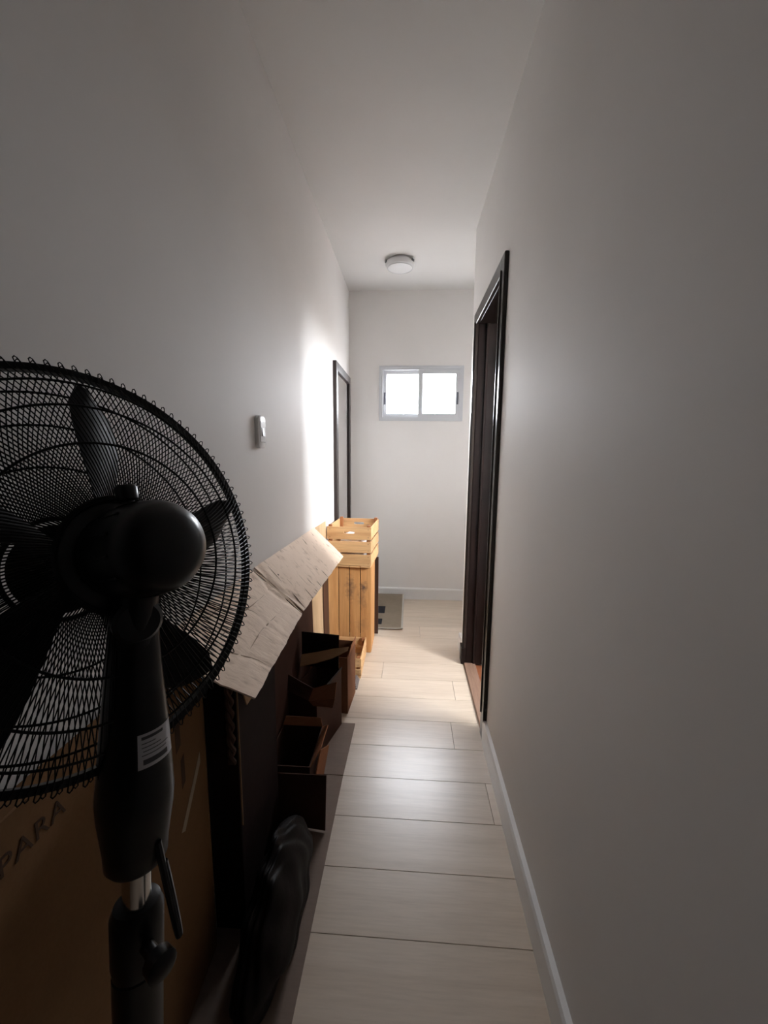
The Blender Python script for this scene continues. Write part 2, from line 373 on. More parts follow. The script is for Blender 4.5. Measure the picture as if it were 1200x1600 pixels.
# ---------------------------------------------------------------- sliding windows
def sliding_window(name, origin, ex, ey, W, Hh, label, reveal=.1, pane='frosted_pane'):
    """origin lower left seen from indoors; ex along the width, ey outward"""
    root = struct(empty(name, origin), label, 'window')
    ex = Vector(ex); ey = Vector(ey); ez = Vector((0,0,1))
    def bx(m, u0, u1, d0, d1, z0, z1):
        P = lambda u, dd, z: ex*u+ey*dd+ez*z
        return m.add([P(u0,d0,z0),P(u1,d0,z0),P(u1,d1,z0),P(u0,d1,z0),P(u0,d0,z1),P(u1,d0,z1),P(u1,d1,z1),P(u0,d1,z1)],
              [(0,3,2,1),(4,5,6,7),(0,1,5,4),(1,2,6,5),(2,3,7,6),(3,0,4,7)])
    def ring(name, u0, u1, z0, z1, t, d0, d1, parent, mat='aluminium_white', tb=None):
        tb = tb or t; m = MB()
        bx(m, u0, u1, d0, d1, z0, z0+tb); bx(m, u0, u1, d0, d1, z1-t, z1)
        bx(m, u0, u0+t, d0, d1, z0+tb, z1-t); bx(m, u1-t, u1, d0, d1, z0+tb, z1-t)
        return m.build(name, mat, parent)
    ring('outer_frame', .001, W-.001, .001, Hh-.001, .024, -.004, reveal-.01, root)
    ring('cover_trim', -.008, W+.008, -.008, Hh+.008, .016, -.009, -.0005, root)
    bx(MB(), .024, W-.024, .050, .055, .024, .032).build('track_rail', 'aluminium_white', root)
    mid = W/2
    for (u0, u1, d0, zt, hu) in ((.0235, mid+.022, .026, Hh-.0235, .0), (mid-.022, W-.0235, .002, Hh-.0235, 1)):
        s = ring('sash', u0, u1, .0245, zt, .034, d0, d0+.022, root, tb=.034)
        bx(MB(), u0+.03, u1-.03, d0+.009, d0+.013, .056, zt-.03).build('pane', pane, s)
        hx = u0+.009 if not hu else u1-.025
        bx(MB(), hx, hx+.016, d0-.006, d0+.001, Hh*.30, Hh*.53).build('latch', 'latch_grey', s, bevel=.002)
    return root
sliding_window('window_1', (WX0, YB, WZ0), (1,0,0), (0,1,0), WX1-WX0, WZ1-WZ0, 'small white aluminium sliding window with two frosted panes on the end wall')
sliding_window('window_2', (RX1, SY1, SZ0), (0,-1,0), (1,0,0), SY1-SY0, SZ1-SZ0, 'sliding window lighting the side room behind the doorway', pane='clear_pane')
sliding_window('recess_fill_window', (AX1, AY1, AZ0), (0,-1,0), (1,0,0), AY1-AY0, AZ1-AZ0, 'added unseen sliding window brightening the recess right of the end wall', pane='clear_pane')  # last window is an added source that brightens the end wall

# ---------------------------------------------------------------- pedestal fan
LEAN = .07
FB = Vector((-.3753, .40, 0))
fan = tag(empty('pedestal_fan', FB), 'black pedestal fan with round wire cage seen from behind', 'fan')
fc = Vector((-.365, .438, 1.247)); fa, ft = 1.152, -.255
ax = Vector((-math.sin(fa)*math.cos(ft), math.cos(fa)*math.cos(ft), math.sin(ft)))
e1 = Vector((math.cos(fa), math.sin(fa), 0)); e2 = ax.cross(e1)
def fp(r, th, s): return fc+e1*(r*math.cos(th))+e2*(r*math.sin(th))-ax*s      # s = towards the rear
RC = .225
def dome(r, depth):                       # cage profile: 0 at the rim
    q = max(0, min(1, (RC-r)/(RC-.06)));  return .0055+depth*math.sin(q*math.pi/2)**.8
def grille(name, sgn, skew, n=104, depth=.06):
    m = MB(); dth = 2*math.pi/n; r0 = .06
    for i in range(n):
        th = i*dth+(0 if sgn > 0 else dth*.37)
        path = []
        NS = 11
        for j in range(NS+1):
            r = r0+(RC-.003-r0)*j/NS; a = th+skew*(1-j/NS)-.27*dth
            path.append(fp(r, a, sgn*dome(r, depth)))
        for q in range(1, 4):
            a = th+dth*.27*(-1+q/2.0); rr = RC+.0045+.006*math.sin(q*math.pi/4)
            path.append(fp(rr, a, sgn*(.004)))
        for j in range(NS, -1, -1):
            r = r0+(RC-.003-r0)*j/NS; a = th+skew*(1-j/NS)+.27*dth
            path.append(fp(r, a, sgn*dome(r, depth)))
        m.tube(path, .00080, 4)
    return tag(m.build(name, 'black_wire', fan, True, off=FB), 'thin black slanted cage wires', kind='stuff')
grille('rear_grille', 1, .19); grille('front_grille', -1, -.15, depth=.062)
def ring(name, r, s, tr):
    MB().tube([fp(r, 2*math.pi*i/96, s) for i in range(96)], tr, 6, True).build(name, 'black_wire', fan, True, off=FB)
for sg, dp in ((1, .06), (-1, .062)):
    for r in (.172, .205, .125): ring('support_ring', r, sg*dome(r, dp), .0014)
    ring('inner_ring', .062, sg*dome(.062, dp), .003)
rim = MB(); NR = 120
prof = [(-.004, -.005), (.004, -.005), (.004, .005), (-.004, .005)]
vsr = [fp(RC+a, 2*math.pi*i/NR, b) for i in range(NR) for a, b in prof]
rim.add(vsr, [(i*4+k, i*4+(k+1) % 4, ((i+1) % NR)*4+(k+1) % 4, ((i+1) % NR)*4+k) for i in range(NR) for k in range(4)])
rim.build('cage_rim', 'black_plastic', fan, True, off=FB)
MB().lathe([(0.001,-.001),(.055,0),(.062,-.004),(.055,-.008),(.001,-.009)], fc-ax*.064, -ax, 40).build('mounting_plate', 'black_plastic', fan, True, off=FB)
MB().lathe([(.001,0),(.045,.001),(.055,.006),(.045,.010),(.001,.014)], fc+ax*.064, ax, 40).build('front_badge', 'black_plastic', fan, True, off=FB)
# blades
for b in range(5):
    a0 = math.radians(5-72+72*b-5)
    m = MB(); NR2, NT2 = 9, 6; vs = []
    for i in range(NR2+1):
        t = i/NR2; r = .028+.177*t
        wid = math.radians(9+8*math.sin(math.pi*min(1, t*1.05))**.7*(1-.3*t)) if t < .93 else math.radians(5)
        lag = math.radians(14*(t-.4))
        for j in range(NT2+1):
            q = j/NT2-.5; a = a0-lag+wid*q*2*.85
            vs.append(fp(r, a, .004-.034*q+.006*math.cos(q*3)))
    nv = len(vs); vs += [p+ax*.002 for p in vs]; W1 = NT2+1; fs = []
    for i in range(NR2):
        for j in range(NT2):
            k = i*W1+j; fs.append((k, k+1, k+1+W1, k+W1)); fs.append((nv+k, nv+k+W1, nv+k+1+W1, nv+k+1))
    for i in range(NR2):
        for j in (0, NT2):
            k = i*W1+j; fs.append((k, k+W1, nv+k+W1, nv+k))
    for j in range(NT2):
        for i in (0, NR2):
            k = i*W1+j; fs.append((k, k+1, nv+k+1, nv+k))
    m.add(vs, fs); m.build('blade', 'blade_plastic', fan, True, off=FB)
MB().lathe([(.001,-.032),(.03,-.030),(.036,-.02),(.037,.02),(.03,.024),(.001,.025)], fc, -ax, 32).build('blade_hub', 'black_plastic', fan, True, off=FB)
MB().lathe([(.008,-.06),(.008,.07)], fc, -ax, 12).build('motor_shaft', 'chrome', fan, True, off=FB)
mh = MB().lathe([(.030,.058),(.043,.062),(.047,.070),(.0485,.085),(.0485,.122),(.046,.138),(.040,.150),(.028,.158),(.012,.162),(.001,.1625)], fc, -ax, 48).build('motor_housing', 'black_plastic', fan, True, off=FB)
for k in range(14):                       # vent slots near the rear edge
    a = 2*math.pi*k/14
    e = lambda s, r: fc-ax*s+e1*(r*math.cos(a))+e2*(r*math.sin(a))
    MB().tube([e(.096, .0483), e(.128, .0478)], .0016, 6).build('cooling_rib', 'black_plastic', mh, True, off=FB)
mo = fc-ax*.098
upv = -(e2)
MB().lathe([(.0055,.03),(.0055,.052),(.010,.054),(.011,.066),(.009,.069),(.001,.070)], mo, upv, 20).build('oscillation_knob', 'black_plastic', fan, True, off=FB)
# neck and column, leaning a touch like the photographed stand
def cx(z): return -.294-LEAN*(1.19-z)
def colpt(z): return Vector((cx(z), .402, z))
cax = Vector((LEAN, 0, 1)).normalized(); cref = Vector((.8, .6, 0))
def column(name, prof, mat='black_plastic', sq=(1, .8), parent=fan, seg=40):
    z0 = prof[0][1]
    return MB().lathe([(r, (z-z0)*math.sqrt(1+LEAN*LEAN)) for r, z in prof], colpt(z0), cax, seg, sq, cref).build(name, mat, parent, True, off=FB)
MB().lathe([(.021,0),(.0205,.03),(.0205,.075),(.023,.10)], colpt(1.165), mo-colpt(1.165), 24).build('neck', 'black_plastic', fan, True, off=FB)
MB().lathe([(.02,-.022),(.024,-.018),(.024,.018),(.02,.022)], colpt(1.198), Vector((.75,-.66,0)), 24).build('tilt_joint', 'black_plastic', fan, True, off=FB)
up_col = column('upper_column', [(.016,.888),(.028,.892),(.033,.90),(.034,.92),(.039,.965),(.040,.985),(.0375,1.02),(.0345,1.06),(.0275,1.14),(.0245,1.18),(.0225,1.20),(.021,1.22),(.012,1.235)])
column('chrome_tube', [(.0155,.79),(.0155,.90)], 'chrome', (1, 1))
column('height_collar', [(.020,.74),(.027,.745),(.029,.76),(.029,.825),(.025,.838),(.016,.842)])
column('lower_column', [(.024,.30),(.027,.32),(.028,.50),(.028,.66),(.028,.742),(.02,.748)])
column('base_tube', [(.022,.03),(.022,.32)], sq=(1, 1))
kd = Vector((.85, -.5, 0)).normalized()
MB().lathe([(.008,.02),(.008,.042),(.016,.044),(.017,.058),(.012,.062),(.001,.063)], colpt(.79), kd, 18).build('clamp_knob', 'black_plastic', fan, True, off=FB)
MB().lathe([(.001,.0),(.108,.0),(.111,.006),(.106,.016),(.075,.026),(.035,.034),(.03,.06),(.001,.06)], FB, (0,0,1), 56).build('round_base', 'black_plastic', fan, True, off=FB)
# label wrapped round the column's right front
def colrad(z):
    P = [(.039,.965),(.040,.985),(.0375,1.02),(.0345,1.06),(.0275,1.14)]
    for (r0, z0), (r1, z1) in zip(P, P[1:]):
        if z0 <= z <= z1: return r0+(r1-r0)*(z-z0)/(z1-z0)
    return .04
ca2 = cax.cross((cref-cax*cref.dot(cax)).normalized()); ca1 = (cref-cax*cref.dot(cax)).normalized()
def lab(name, mat, a0, a1, z0, z1, lift, parent):
    m = MB(); n = 10; vs = []
    for zz in (z0, (z0+z1)/2, z1):
        for i in range(n+1):
            a = math.radians(a0+(a1-a0)*i/n); r = colrad(zz)+lift
            vs.append(colpt(zz)+ca1*(r*math.cos(a))+ca2*(r*.8*math.sin(a))+cref*0)
    fs = [(j*(n+1)+i, j*(n+1)+i+1, (j+1)*(n+1)+i+1, (j+1)*(n+1)+i) for j in range(2) for i in range(n)]
    m.add(vs, fs); o = m.build(name, mat, parent, True, off=FB); return o
# angle 0 = (.8,.6) i.e. the column's right rim as seen here, -90 = towards the camera
lb = tag(lab('rating_label', 'label_paper', -88, -14, 1.034, 1.074, .0006, up_col), 'white printed rating sticker on black column')
lab('label_print', 'label_ink', -82, -42, 1.0675, 1.071, .0010, up_col)
for i, (a, b) in enumerate(((-82, -58), (-82, -48), (-80, -30), (-82, -36))):
    lab('label_print', 'label_ink', a, b, 1.0625-i*.0045, 1.0635-i*.0045, .0010, up_col)
lab('label_print', 'label_ink', -80, -34, 1.0385, 1.0445, .0010, up_col)
# loop of mains cord hanging out of the column's lower end
cp = []
for i in range(15):
    t = i/14; a = math.pi*t
    cp.append(colpt(.93-.0-.115*math.sin(a)-(.03*t))+ca1*(.020+.022*math.sin(a*.9))-ca2*(.022+.012*math.sin(a)))
MB().tube(cp, .0042, 8).build('power_cord', 'black_plastic', fan, True, off=FB)

# ---------------------------------------------------------------- wooden crates
def crate(name, label, W, D, Hh, M4, nb, mats, nsl=3, post_over=.012, end_handle=True, group='wooden fruit crates', nails=True, bottom_mat=None):
    """W x D x Hh open box of slats; M4 places it; local origin lower front left"""
    root = empty(name); root.matrix_world = M4
    tag(root, label, 'crate', group)
    sl, pst = mats; t = .008; g = .0
    def part(nm, a, b, mat, bev=.0012, parent=root):
        c = Vector([(p+q)/2 for p, q in zip(a, b)])
        m = MB().box(Vector(a)-c, Vector(b)-c); o = m.build(nm, mat, parent, bevel=bev); o.location = c; return o
    # bottom boards along D
    bw = W/nb
    for i in range(nb):
        dz = random.uniform(-.0015, .0015)
        o = MB().box((i*bw+.0024, 0, 0), ((i+1)*bw-.0024, D, t)).build('bottom_board', bottom_mat or sl, root, bevel=.001)
        o.location = (0, 0, dz)
    # corner posts
    pw = .022
    for x in (t, W-t-pw):
        for y in (t, D-t-pw):
            part('corner_post', (x, y, t), (x+pw, y+pw, Hh+post_over), pst)
    # slats
    hs = (Hh-t)/nsl
    for i in range(nsl):
        z0 = t+i*hs+.004; z1 = t+(i+1)*hs-.010
        if i == nsl-1: z1 = Hh
        for x in (0, W-t):
            part('side_slat', (x, t, z0), (x+t, D-t, z1-.002), sl)
        for y in (0, D-t):
            if end_handle and i == nsl-1:
                # top slat with an oblong hand hole
                hw, hh = .038, .009; cxm = W/2; cz = (z0+z1)/2+.006; n = 8
                outer = []; inner = []
                hole = []
                for s0, base in ((1, -math.pi/2), (-1, math.pi/2)):
                    for q in range(n+1):
                        a = base+math.pi*q/n; hole.append((cxm+s0*(hw-hh)+hh*math.cos(a), cz+hh*math.sin(a)))
                bm = bmesh.new()
                ov = [bm.verts.new((p[0], 0, p[1])) for p in ((0.0, z0), (W, z0), (W, z1), (0.0, z1))]
                iv = [bm.verts.new((p[0], 0, p[1])) for p in hole]
                es = [bm.edges.new((ov[k], ov[(k+1) % 4])) for k in range(4)]+[bm.edges.new((iv[k], iv[(k+1) % len(iv)])) for k in range(len(iv))]
                bmesh.ops.triangle_fill(bm, edges=es, use_beauty=True)
                r_ = bmesh.ops.extrude_face_region(bm, geom=list(bm.faces))
                for v_ in r_['geom']:
                    if isinstance(v_, bmesh.types.BMVert): v_.co.y += t
                bmesh.ops.recalc_face_normals(bm, faces=bm.faces)
                me = bpy.data.meshes.new('handle_slat'); bm.to_mesh(me); bm.free(); me.materials.append(MATS[sl])
                o = bpy.data.objects.new('handle_slat', me); col.objects.link(o); o.parent = root; o.location = (0, y, 0)
            else:
                part('end_slat', (0, y, z0), (W, y+t, z1), sl)
            if nails and y == 0:
                for xx in (t+pw/2, W-t-pw/2):
                    for zz in (z0+.015, z1-.015):
                        MB().lathe([(.0025, 0), (.0025, .0022), (.001, .003)], (xx, .0012, zz), (0,-1,0), 8).build('nail', 'nail', root)
    return root
def mat4(o, x, y, z):
    m_ = Matrix.Identity(4)
    for i, a in enumerate((Vector(x), Vector(y), Vector(z))):
        for j in range(3): m_[j][i] = a[j]
    m_.translation = Vector(o); return m_
# upright crate: bottom boards face the camera, open side to the end wall
crate('wooden_crate', 'tall pine crate standing on end, boarded bottom facing the viewer, with dark stains', .297, .61, .27,
      mat4((-.542, 2.66, .0015), (1,0,0), (0,0,1), (0,1,0)) @ Matrix.Translation((0,0,0)), 4, ('crate_pine', 'crate_post'), nails=False, end_handle=False)
c6 = math.radians(5.5)
crate('wooden_crate', 'small slatted crate with hand hole on top of the upright crate', .297, .37, .272,
      mat4((-.541, 2.648, .614), (math.cos(c6), -math.sin(c6)*.25, 0), (math.sin(c6), math.cos(c6), 0), (0,0,1)), 4, ('crate_light', 'crate_post'))
crate('wooden_crate', 'low slatted crate on the floor at the foot of the upright crate', .243, .30, .125,
      mat4((-.518, 2.33, .0015), (1,0,0), (0,1,0), (0,0,1)), 4, ('crate_light', 'crate_post'), nsl=2, end_handle=False, post_over=.004)
bm = bmesh.new(); bmesh.ops.create_icosphere(bm, subdivisions=4, radius=1)
for v_ in bm.verts:
    p = v_.co.copy(); q = 1+.08*math.sin(6*p.x+4*p.y)*math.sin(5*p.z+1)+.05*math.sin(13*p.y+9*p.z)+.03*math.sin(17*p.x-11*p.y)
    pw_ = lambda a: math.copysign(abs(a)**.6, a)
    v_.co = Vector((.098*pw_(p.x)*q, .125*pw_(p.y)*q, .088*pw_(p.z)*min(q, 1.06)))
me = bpy.data.meshes.new('white_bag'); bm.to_mesh(me); bm.free(); me.shade_smooth(); me.materials.append(MATS['bag_white'])
wb = bpy.data.objects.new('white_bag', me); col.objects.link(wb); wb.location = (-.376, 2.83, .720); wb.rotation_euler = (0, 0, -c6)
tag(wb, 'crumpled white plastic bag inside the top slatted crate', 'bag')
tag(MB().quad_slab([(-.53, 2.965, .0), (-.2205, 2.965, .0), (-.2205, 2.97, .60), (-.53, 2.97, .60)], -.014).build('gap_shade_board', 'gap_shade_board', bevel=.001, off=(-.26, 2.965, 0)),  # board widened across the crate so the slits between its boards look dark
    'dark brown board standing behind the upright crate, widened to darken its gaps', 'board')
tag(MB().quad_slab([(-.533, 2.21, .0), (-.533, 2.635, .0), (-.547, 2.635, .925), (-.547, 2.21, .938)], -.003).build('tan_board', 'board_tan', bevel=.001, off=(-.53, 2.42, 0)),
    'tan board leaning on the left wall beside the crates', 'board')

tag(MB().quad_slab([(-.5275, 2.475, .0), (-.5275, 2.635, .0), (-.5355, 2.635, .66), (-.5355, 2.475, .66)], -.004).build('gap_shade_board', 'gap_shade_board', bevel=.001, off=(-.53, 2.55, 0)),  # added dark strip in place of the shaded gap
    'narrow dark strip standing for the shaded gap between the tan board and the upright crate', 'board')

# ---------------------------------------------------------------- cartons along the left wall
def open_box(name, label, x0, x1, y0, y1, h, rot=0, mat='carton_red', inner='carton_red_lit', flaps=(), t=.004, z=.0, group='open cartons on the floor'):
    c = Vector(((x0+x1)/2, (y0+y1)/2, z)); root = empty(name, c, (0, 0, math.radians(rot))); tag(root, label, 'carton', group)
    a, b = (x1-x0)/2, (y1-y0)/2
    MB().box((-a, -b, 0), (a, b, t)).build('bottom_panel', mat, root)
    MB().box((-a, -b, t), (a, -b+t, h)).build('front_panel', mat, root)
    MB().box((-a, b-t, t), (a, b, h)).build('back_panel', mat, root)
    MB().box((-a, -b+t, t), (-a+t, b-t, h)).build('side_panel', mat, root)
    MB().box((a-t, -b+t, t), (a, b-t, h)).build('side_panel', mat, root)
    for side, length, ang, skew in flaps:
        # ang: 0 = straight up, positive = folded outwards
        an = math.radians(ang); o_, u_ = math.sin(an)*length, math.cos(an)*length
        P = {'front': [(-a,-b,h),(a,-b,h),(a-skew,-b-o_,h+u_),(-a+skew,-b-o_,h+u_)],
             'back': [(-a,b,h),(a,b,h),(a-skew,b+o_,h+u_),(-a+skew,b+o_,h+u_)],
             'right': [(a,-b,h),(a,b,h),(a+o_,b-skew,h+u_),(a+o_,-b+skew,h+u_)],
             'left': [(-a,-b,h),(-a,b,h),(-a-o_,b-skew,h+u_),(-a-o_,-b+skew,h+u_)]}[side]
        MB().quad_slab(P, t*.8).build('flap', inner, root)
    return root
ca = open_box('open_carton', 'nearest open carton on the floor sheet, coloured dark for shade, its wide front flap facing the viewer', -.520, -.350, 1.345, 1.575, .215, 0, 'carton_shaded', 'carton_red_lit',
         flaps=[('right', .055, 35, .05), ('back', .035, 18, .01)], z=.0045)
MB().quad_slab([(-.520, 1.325, .006), (-.284, 1.298, .010), (-.280, 1.312, .222), (-.520, 1.335, .20)], .004).build('flap', 'carton_shaded', ca, off=ca.location)  # front flap turned from the light, its shade put into the colour
MB().quad_slab([(-.348, 1.36, .10), (-.335, 1.50, .06), (-.318, 1.53, .17), (-.338, 1.46, .20)], .004).build('flap', 'carton_red_lit', ca, off=ca.location)
cb = open_box('open_carton', 'middle brown open carton with crumpled front flap and raised back flap coloured black as unlit', -.495, -.355, 1.66, 1.92, .30, -15, 'carton_shaded', 'carton_unlit',
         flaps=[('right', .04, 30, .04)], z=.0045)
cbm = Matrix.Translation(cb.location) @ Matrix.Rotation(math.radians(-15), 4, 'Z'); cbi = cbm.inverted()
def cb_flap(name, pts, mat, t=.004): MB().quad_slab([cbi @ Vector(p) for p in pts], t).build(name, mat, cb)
cb_flap('flap', [(-.528, 1.925, .30), (-.335, 1.89, .305), (-.333, 1.895, .482), (-.528, 1.93, .478)], 'carton_unlit')  # unlit back flap, darkened by its material colour
cb_flap('flap', [(-.520, 1.66, .40), (-.40, 1.625, .36), (-.415, 1.60, .318), (-.52, 1.64, .335)], 'carton_shaded')
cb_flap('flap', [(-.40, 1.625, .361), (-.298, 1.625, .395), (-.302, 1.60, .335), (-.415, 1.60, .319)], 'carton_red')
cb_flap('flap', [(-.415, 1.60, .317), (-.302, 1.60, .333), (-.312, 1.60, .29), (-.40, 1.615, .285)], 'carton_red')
open_box('open_carton', 'farthest reddish open carton in front of the upright crate', -.50, -.298, 1.99, 2.19, .315, -4, 'carton_red', 'carton_red_lit',
         flaps=[('right', .05, 10, .04)], z=.0005)
lc = tag(empty('dark_fill_carton', (-.52, 1.75, .0)), 'added dark flattened carton filling the dark space under the pale sheet', 'carton')  # added panel that darkens the space below the sheet
MB().quad_slab([(-.530, 1.31, .0), (-.530, 2.20, .0), (-.545, 2.20, .84), (-.545, 1.31, .84)], -.004).build('carton_panel', 'carton_shaded', lc, off=lc.location)
MB().quad_slab([(-.5285, 1.315, .15), (-.5285, 1.75, .15), (-.5385, 1.75, .70), (-.5385, 1.315, .70)], -.002).build('flap', 'carton_shaded', lc, off=lc.location)
# loose crumpled strips lying across the middle and far cartons
def strip(name, label, pts, wv, mat, t=.004):
    m = MB(); n = len(pts); vs = []
    for i, p in enumerate(pts):
        p = Vector(p); wd = Vector(wv[i]); nrm = Vector((0, -.3, 1)).normalized()*t
        vs += [p, p+wd, p+wd+nrm, p+nrm]
    fs = []
    for i in range(n-1):
        for k in range(4): fs.append((i*4+k, i*4+(k+1) % 4, (i+1)*4+(k+1) % 4, (i+1)*4+k))
    fs += [(3,2,1,0), tuple((n-1)*4+k for k in range(4))]
    c = Vector(pts[0]); m.add(vs, fs)
    return tag(m.build(name, mat, off=c), label, 'cardboard', 'torn cardboard pieces')
strip('cardboard_strip', 'light brown torn cardboard strip lying slantwise on the middle and farthest open cartons',
      [(-.518, 1.845, .335), (-.44, 1.85, .352), (-.36, 1.855, .378), (-.287, 1.87, .412)], [(.0,.03,.045), (.0,.03,.042), (.005,.03,.035), (.003,.015,.012)], 'carton_tan')
# tall flat carton against the wall behind the fan, with printing
c0 = Vector((-.487, -.15, 0)); c1 = Vector((-.515, .935, 0)); cn = (c1-c0).cross(Vector((0,0,1))).normalized()   # towards the corridor
dirc = (c1-c0).normalized(); BT = .915
flat = tag(empty('flat_carton', (-.52, .4, .0)), 'tall brown flat carton with dark printing standing against wall behind fan', 'carton'); FO = flat.location
q0, q1 = Vector((-.5365, -.15, 0)), Vector((-.5365, .935, 0))
zt = Vector((0, 0, BT))
m = MB().add([c0, c1, q1, q0, c0+zt, c1+zt, q1+zt, q0+zt], [(0,3,2,1),(4,5,6,7),(0,1,5,4),(1,2,6,5),(2,3,7,6),(3,0,4,7)])
m.build('carton_body', 'carton_brown', flat, bevel=.002, off=FO)
def on_face(y, z, lift=.0006):
    t_ = (y-c0.y)/dirc.y; p = c0+dirc*t_; return p+cn*lift+Vector((0,0,z))
def ftext(s, y, z, size):
    cu = bpy.data.curves.new('print_curve', 'FONT'); cu.body = s; cu.size = size; cu.align_x = 'LEFT'; cu.extrude = .0003; cu.space_character = 1.1
    to = bpy.data.objects.new('print_tmp', cu); col.objects.link(to)
    bpy.context.view_layer.update()
    me = bpy.data.meshes.new_from_object(to.evaluated_get(bpy.context.evaluated_depsgraph_get()))
    bpy.data.objects.remove(to); me.name = 'carton_print'; me.materials.clear(); me.materials.append(MATS['print_ink'])
    o = bpy.data.objects.new('carton_print', me); col.objects.link(o); o.parent = flat
    mm = mat4(on_face(y, z)-FO, dirc, Vector((0,0,1)), cn); o.matrix_local = mm
ftext('PPARA', .385, .842, .040)
for (ya, yb, za, zb) in ((.80, .82, .70, .80), (.815, .83, .60, .68), (.77, .785, .66, .70)):
    MB().quad_slab([on_face(ya, za), on_face(yb, za+.01), on_face(yb, zb), on_face(ya, zb-.008)], .0003).build('carton_print', 'print_ink', flat, off=FO)
MB().quad_slab([on_face(.80, .50), on_face(.815, .49), on_face(.90, .60), on_face(.90, .63)], .0003).build('packing_tape', 'tape', flat, off=FO)
# narrow carton next along the wall, carrying the pale sheet
nc = tag(empty('narrow_carton', (-.49, 1.12, 0)), 'narrow dark brown carton under the pale cardboard sheet', 'carton'); NO = nc.location
MB().box((-.537, .975, 0), (-.449, 1.285, .80)).build('carton_body', 'carton_unlit', nc, bevel=.002, off=NO)
MB().box((-.430-.012, .972, .35), (-.4455, .9745, .80)).build('edge_strip', 'carton_tan', nc, off=NO)
MB().quad_slab([(-.445, .98, .80), (-.445, 1.28, .80), (-.425, 1.27, .70), (-.425, .99, .70)], .003).build('flap', 'carton_tan', nc, off=NO)
cord = MB()
for ph in (0, math.pi):
    cord.tube([(-.4605+.006*math.cos(i*.55+ph), .962+.006*math.sin(i*.55+ph), .80-.0062*i) for i in range(42)], .0062, 6)
tag(cord.build('twisted_cord', 'cord_brown', smooth=True, off=(-.4605, .962, .54)), 'thick twisted brown cord hanging down the front of narrow carton', 'cord')

# pale flattened carton laid along the wall on top of the boxes
S = {'nl': Vector((-.546, .775, .958)), 'nr': Vector((-.318, .785, .857)), 'ml': Vector((-.546, 1.375, .966)), 'mr': Vector((-.372, 1.385, .806)),
     'fl': Vector((-.546, 2.30, .942)), 'fr': Vector((-.378, 2.318, .770))}
sheet = tag(empty('cardboard_sheet', (-.45, 1.4, .88)), 'long pale creased cardboard sheet sloping from the left wall over the boxes', 'cardboard'); SO = sheet.location
def sheet_pt(u, v):
    """u 0..1 from the wall outwards, v 0..1 from near to far end"""
    vm = .39
    if v < vm: t = v/vm; a, b = S['nl'].lerp(S['ml'], t), S['nr'].lerp(S['mr'], t)
    else: t = (v-vm)/(1-vm); a, b = S['ml'].lerp(S['fl'], t), S['mr'].lerp(S['fr'], t)
    return a.lerp(b, u)
CR_V = (.085, .225, .39)          # cross creases
def sheet_h(u, v):
    h = 0
    for c, dp, wd in ((.085, .0025, .007), (.225, .002, .007), (.375, .005, .009), (.405, .005, .009)):
        cc = c+.012*math.sin(u*7+c*20); h -= dp*math.exp(-((v-cc)/wd)**2)
    if v < .39:
        for c in (.38, .70):
            cu = c+.02*math.sin(v*25); h -= .0025*math.exp(-((u-cu)/.03)**2)
    h += .0012*math.sin(u*5+v*17)*math.sin(v*31+u*3)
    return h
def panel(name, v0, v1, nu=26, nv=60, wob=0):
    m = MB(); vs = []; nrm = (sheet_pt(1, .5)-sheet_pt(0, .5)).cross(sheet_pt(0, 1)-sheet_pt(0, 0)).normalized()
    if nrm.z < 0: nrm = -nrm
    for i in range(nv+1):
        for j in range(nu+1):
            u, v = j/nu, v0+(v1-v0)*i/nv
            uu = u
            if j == nu: uu = 1+.006*math.sin(v*57)*math.sin(v*23)+.0012*math.sin(v*231)
            vs.append(sheet_pt(uu, v)+nrm*sheet_h(u, v))
    n = len(vs); vs += [p-nrm*.004 for p in vs]; W1 = nu+1; fs = []
    for i in range(nv):
        for j in range(nu):
            k = i*W1+j; fs.append((k, k+1, k+1+W1, k+W1)); fs.append((n+k, n+k+W1, n+k+1+W1, n+k+1))
    for i in range(nv):
        for j in (0, nu): k = i*W1+j; fs.append((k, k+W1, n+k+W1, n+k))
    for j in range(nu):
        for i in (0, nv): k = i*W1+j; fs.append((k, k+1, n+k+1, n+k))
    m.add(vs, fs); return m.build(name, 'carton_pale', sheet, True, off=SO)
pn = panel('near_panel', 0, .382, nv=60); pf = panel('far_panel', .398, 1, nv=80)
def ribbon(name, mat, pts, w, lift, parent):
    m = MB(); vs = []
    nrm = (sheet_pt(1, .5)-sheet_pt(0, .5)).cross(sheet_pt(0, 1)-sheet_pt(0, 0)).normalized()
    if nrm.z < 0: nrm = -nrm
    n = len(pts)
    for i, (u, v) in enumerate(pts):
        p = sheet_pt(u, v)+nrm*(sheet_h(u, v)+lift)
        a = sheet_pt(*pts[max(0, i-1)]); b = sheet_pt(*pts[min(n-1, i+1)]); dd = (b-a).normalized(); sd = dd.cross(nrm)
        ww = w*math.sin(math.pi*(i+.35)/(n-.3))
        vs += [p-sd*ww, p+sd*ww]
    m.add(vs, [(2*i, 2*i+1, 2*i+3, 2*i+2) for i in range(n-1)]); return m.build(name, mat, parent, off=SO)
ribbon('fold_line', 'carton_fold', [(i/14, .39) for i in range(15)], .010, -.001, pf)
for (va, u0, u1, w_) in ((.085, .12, .98, .0028), (.225, .05, .55, .0022), (.16, 0, .5, .0016)):
    ribbon('crease', 'carton_crease', [(u0+(u1-u0)*i/12, va+.012*math.sin((u0+(u1-u0)*i/12)*7+va*20)) for i in range(13)], w_, .0006, pn)
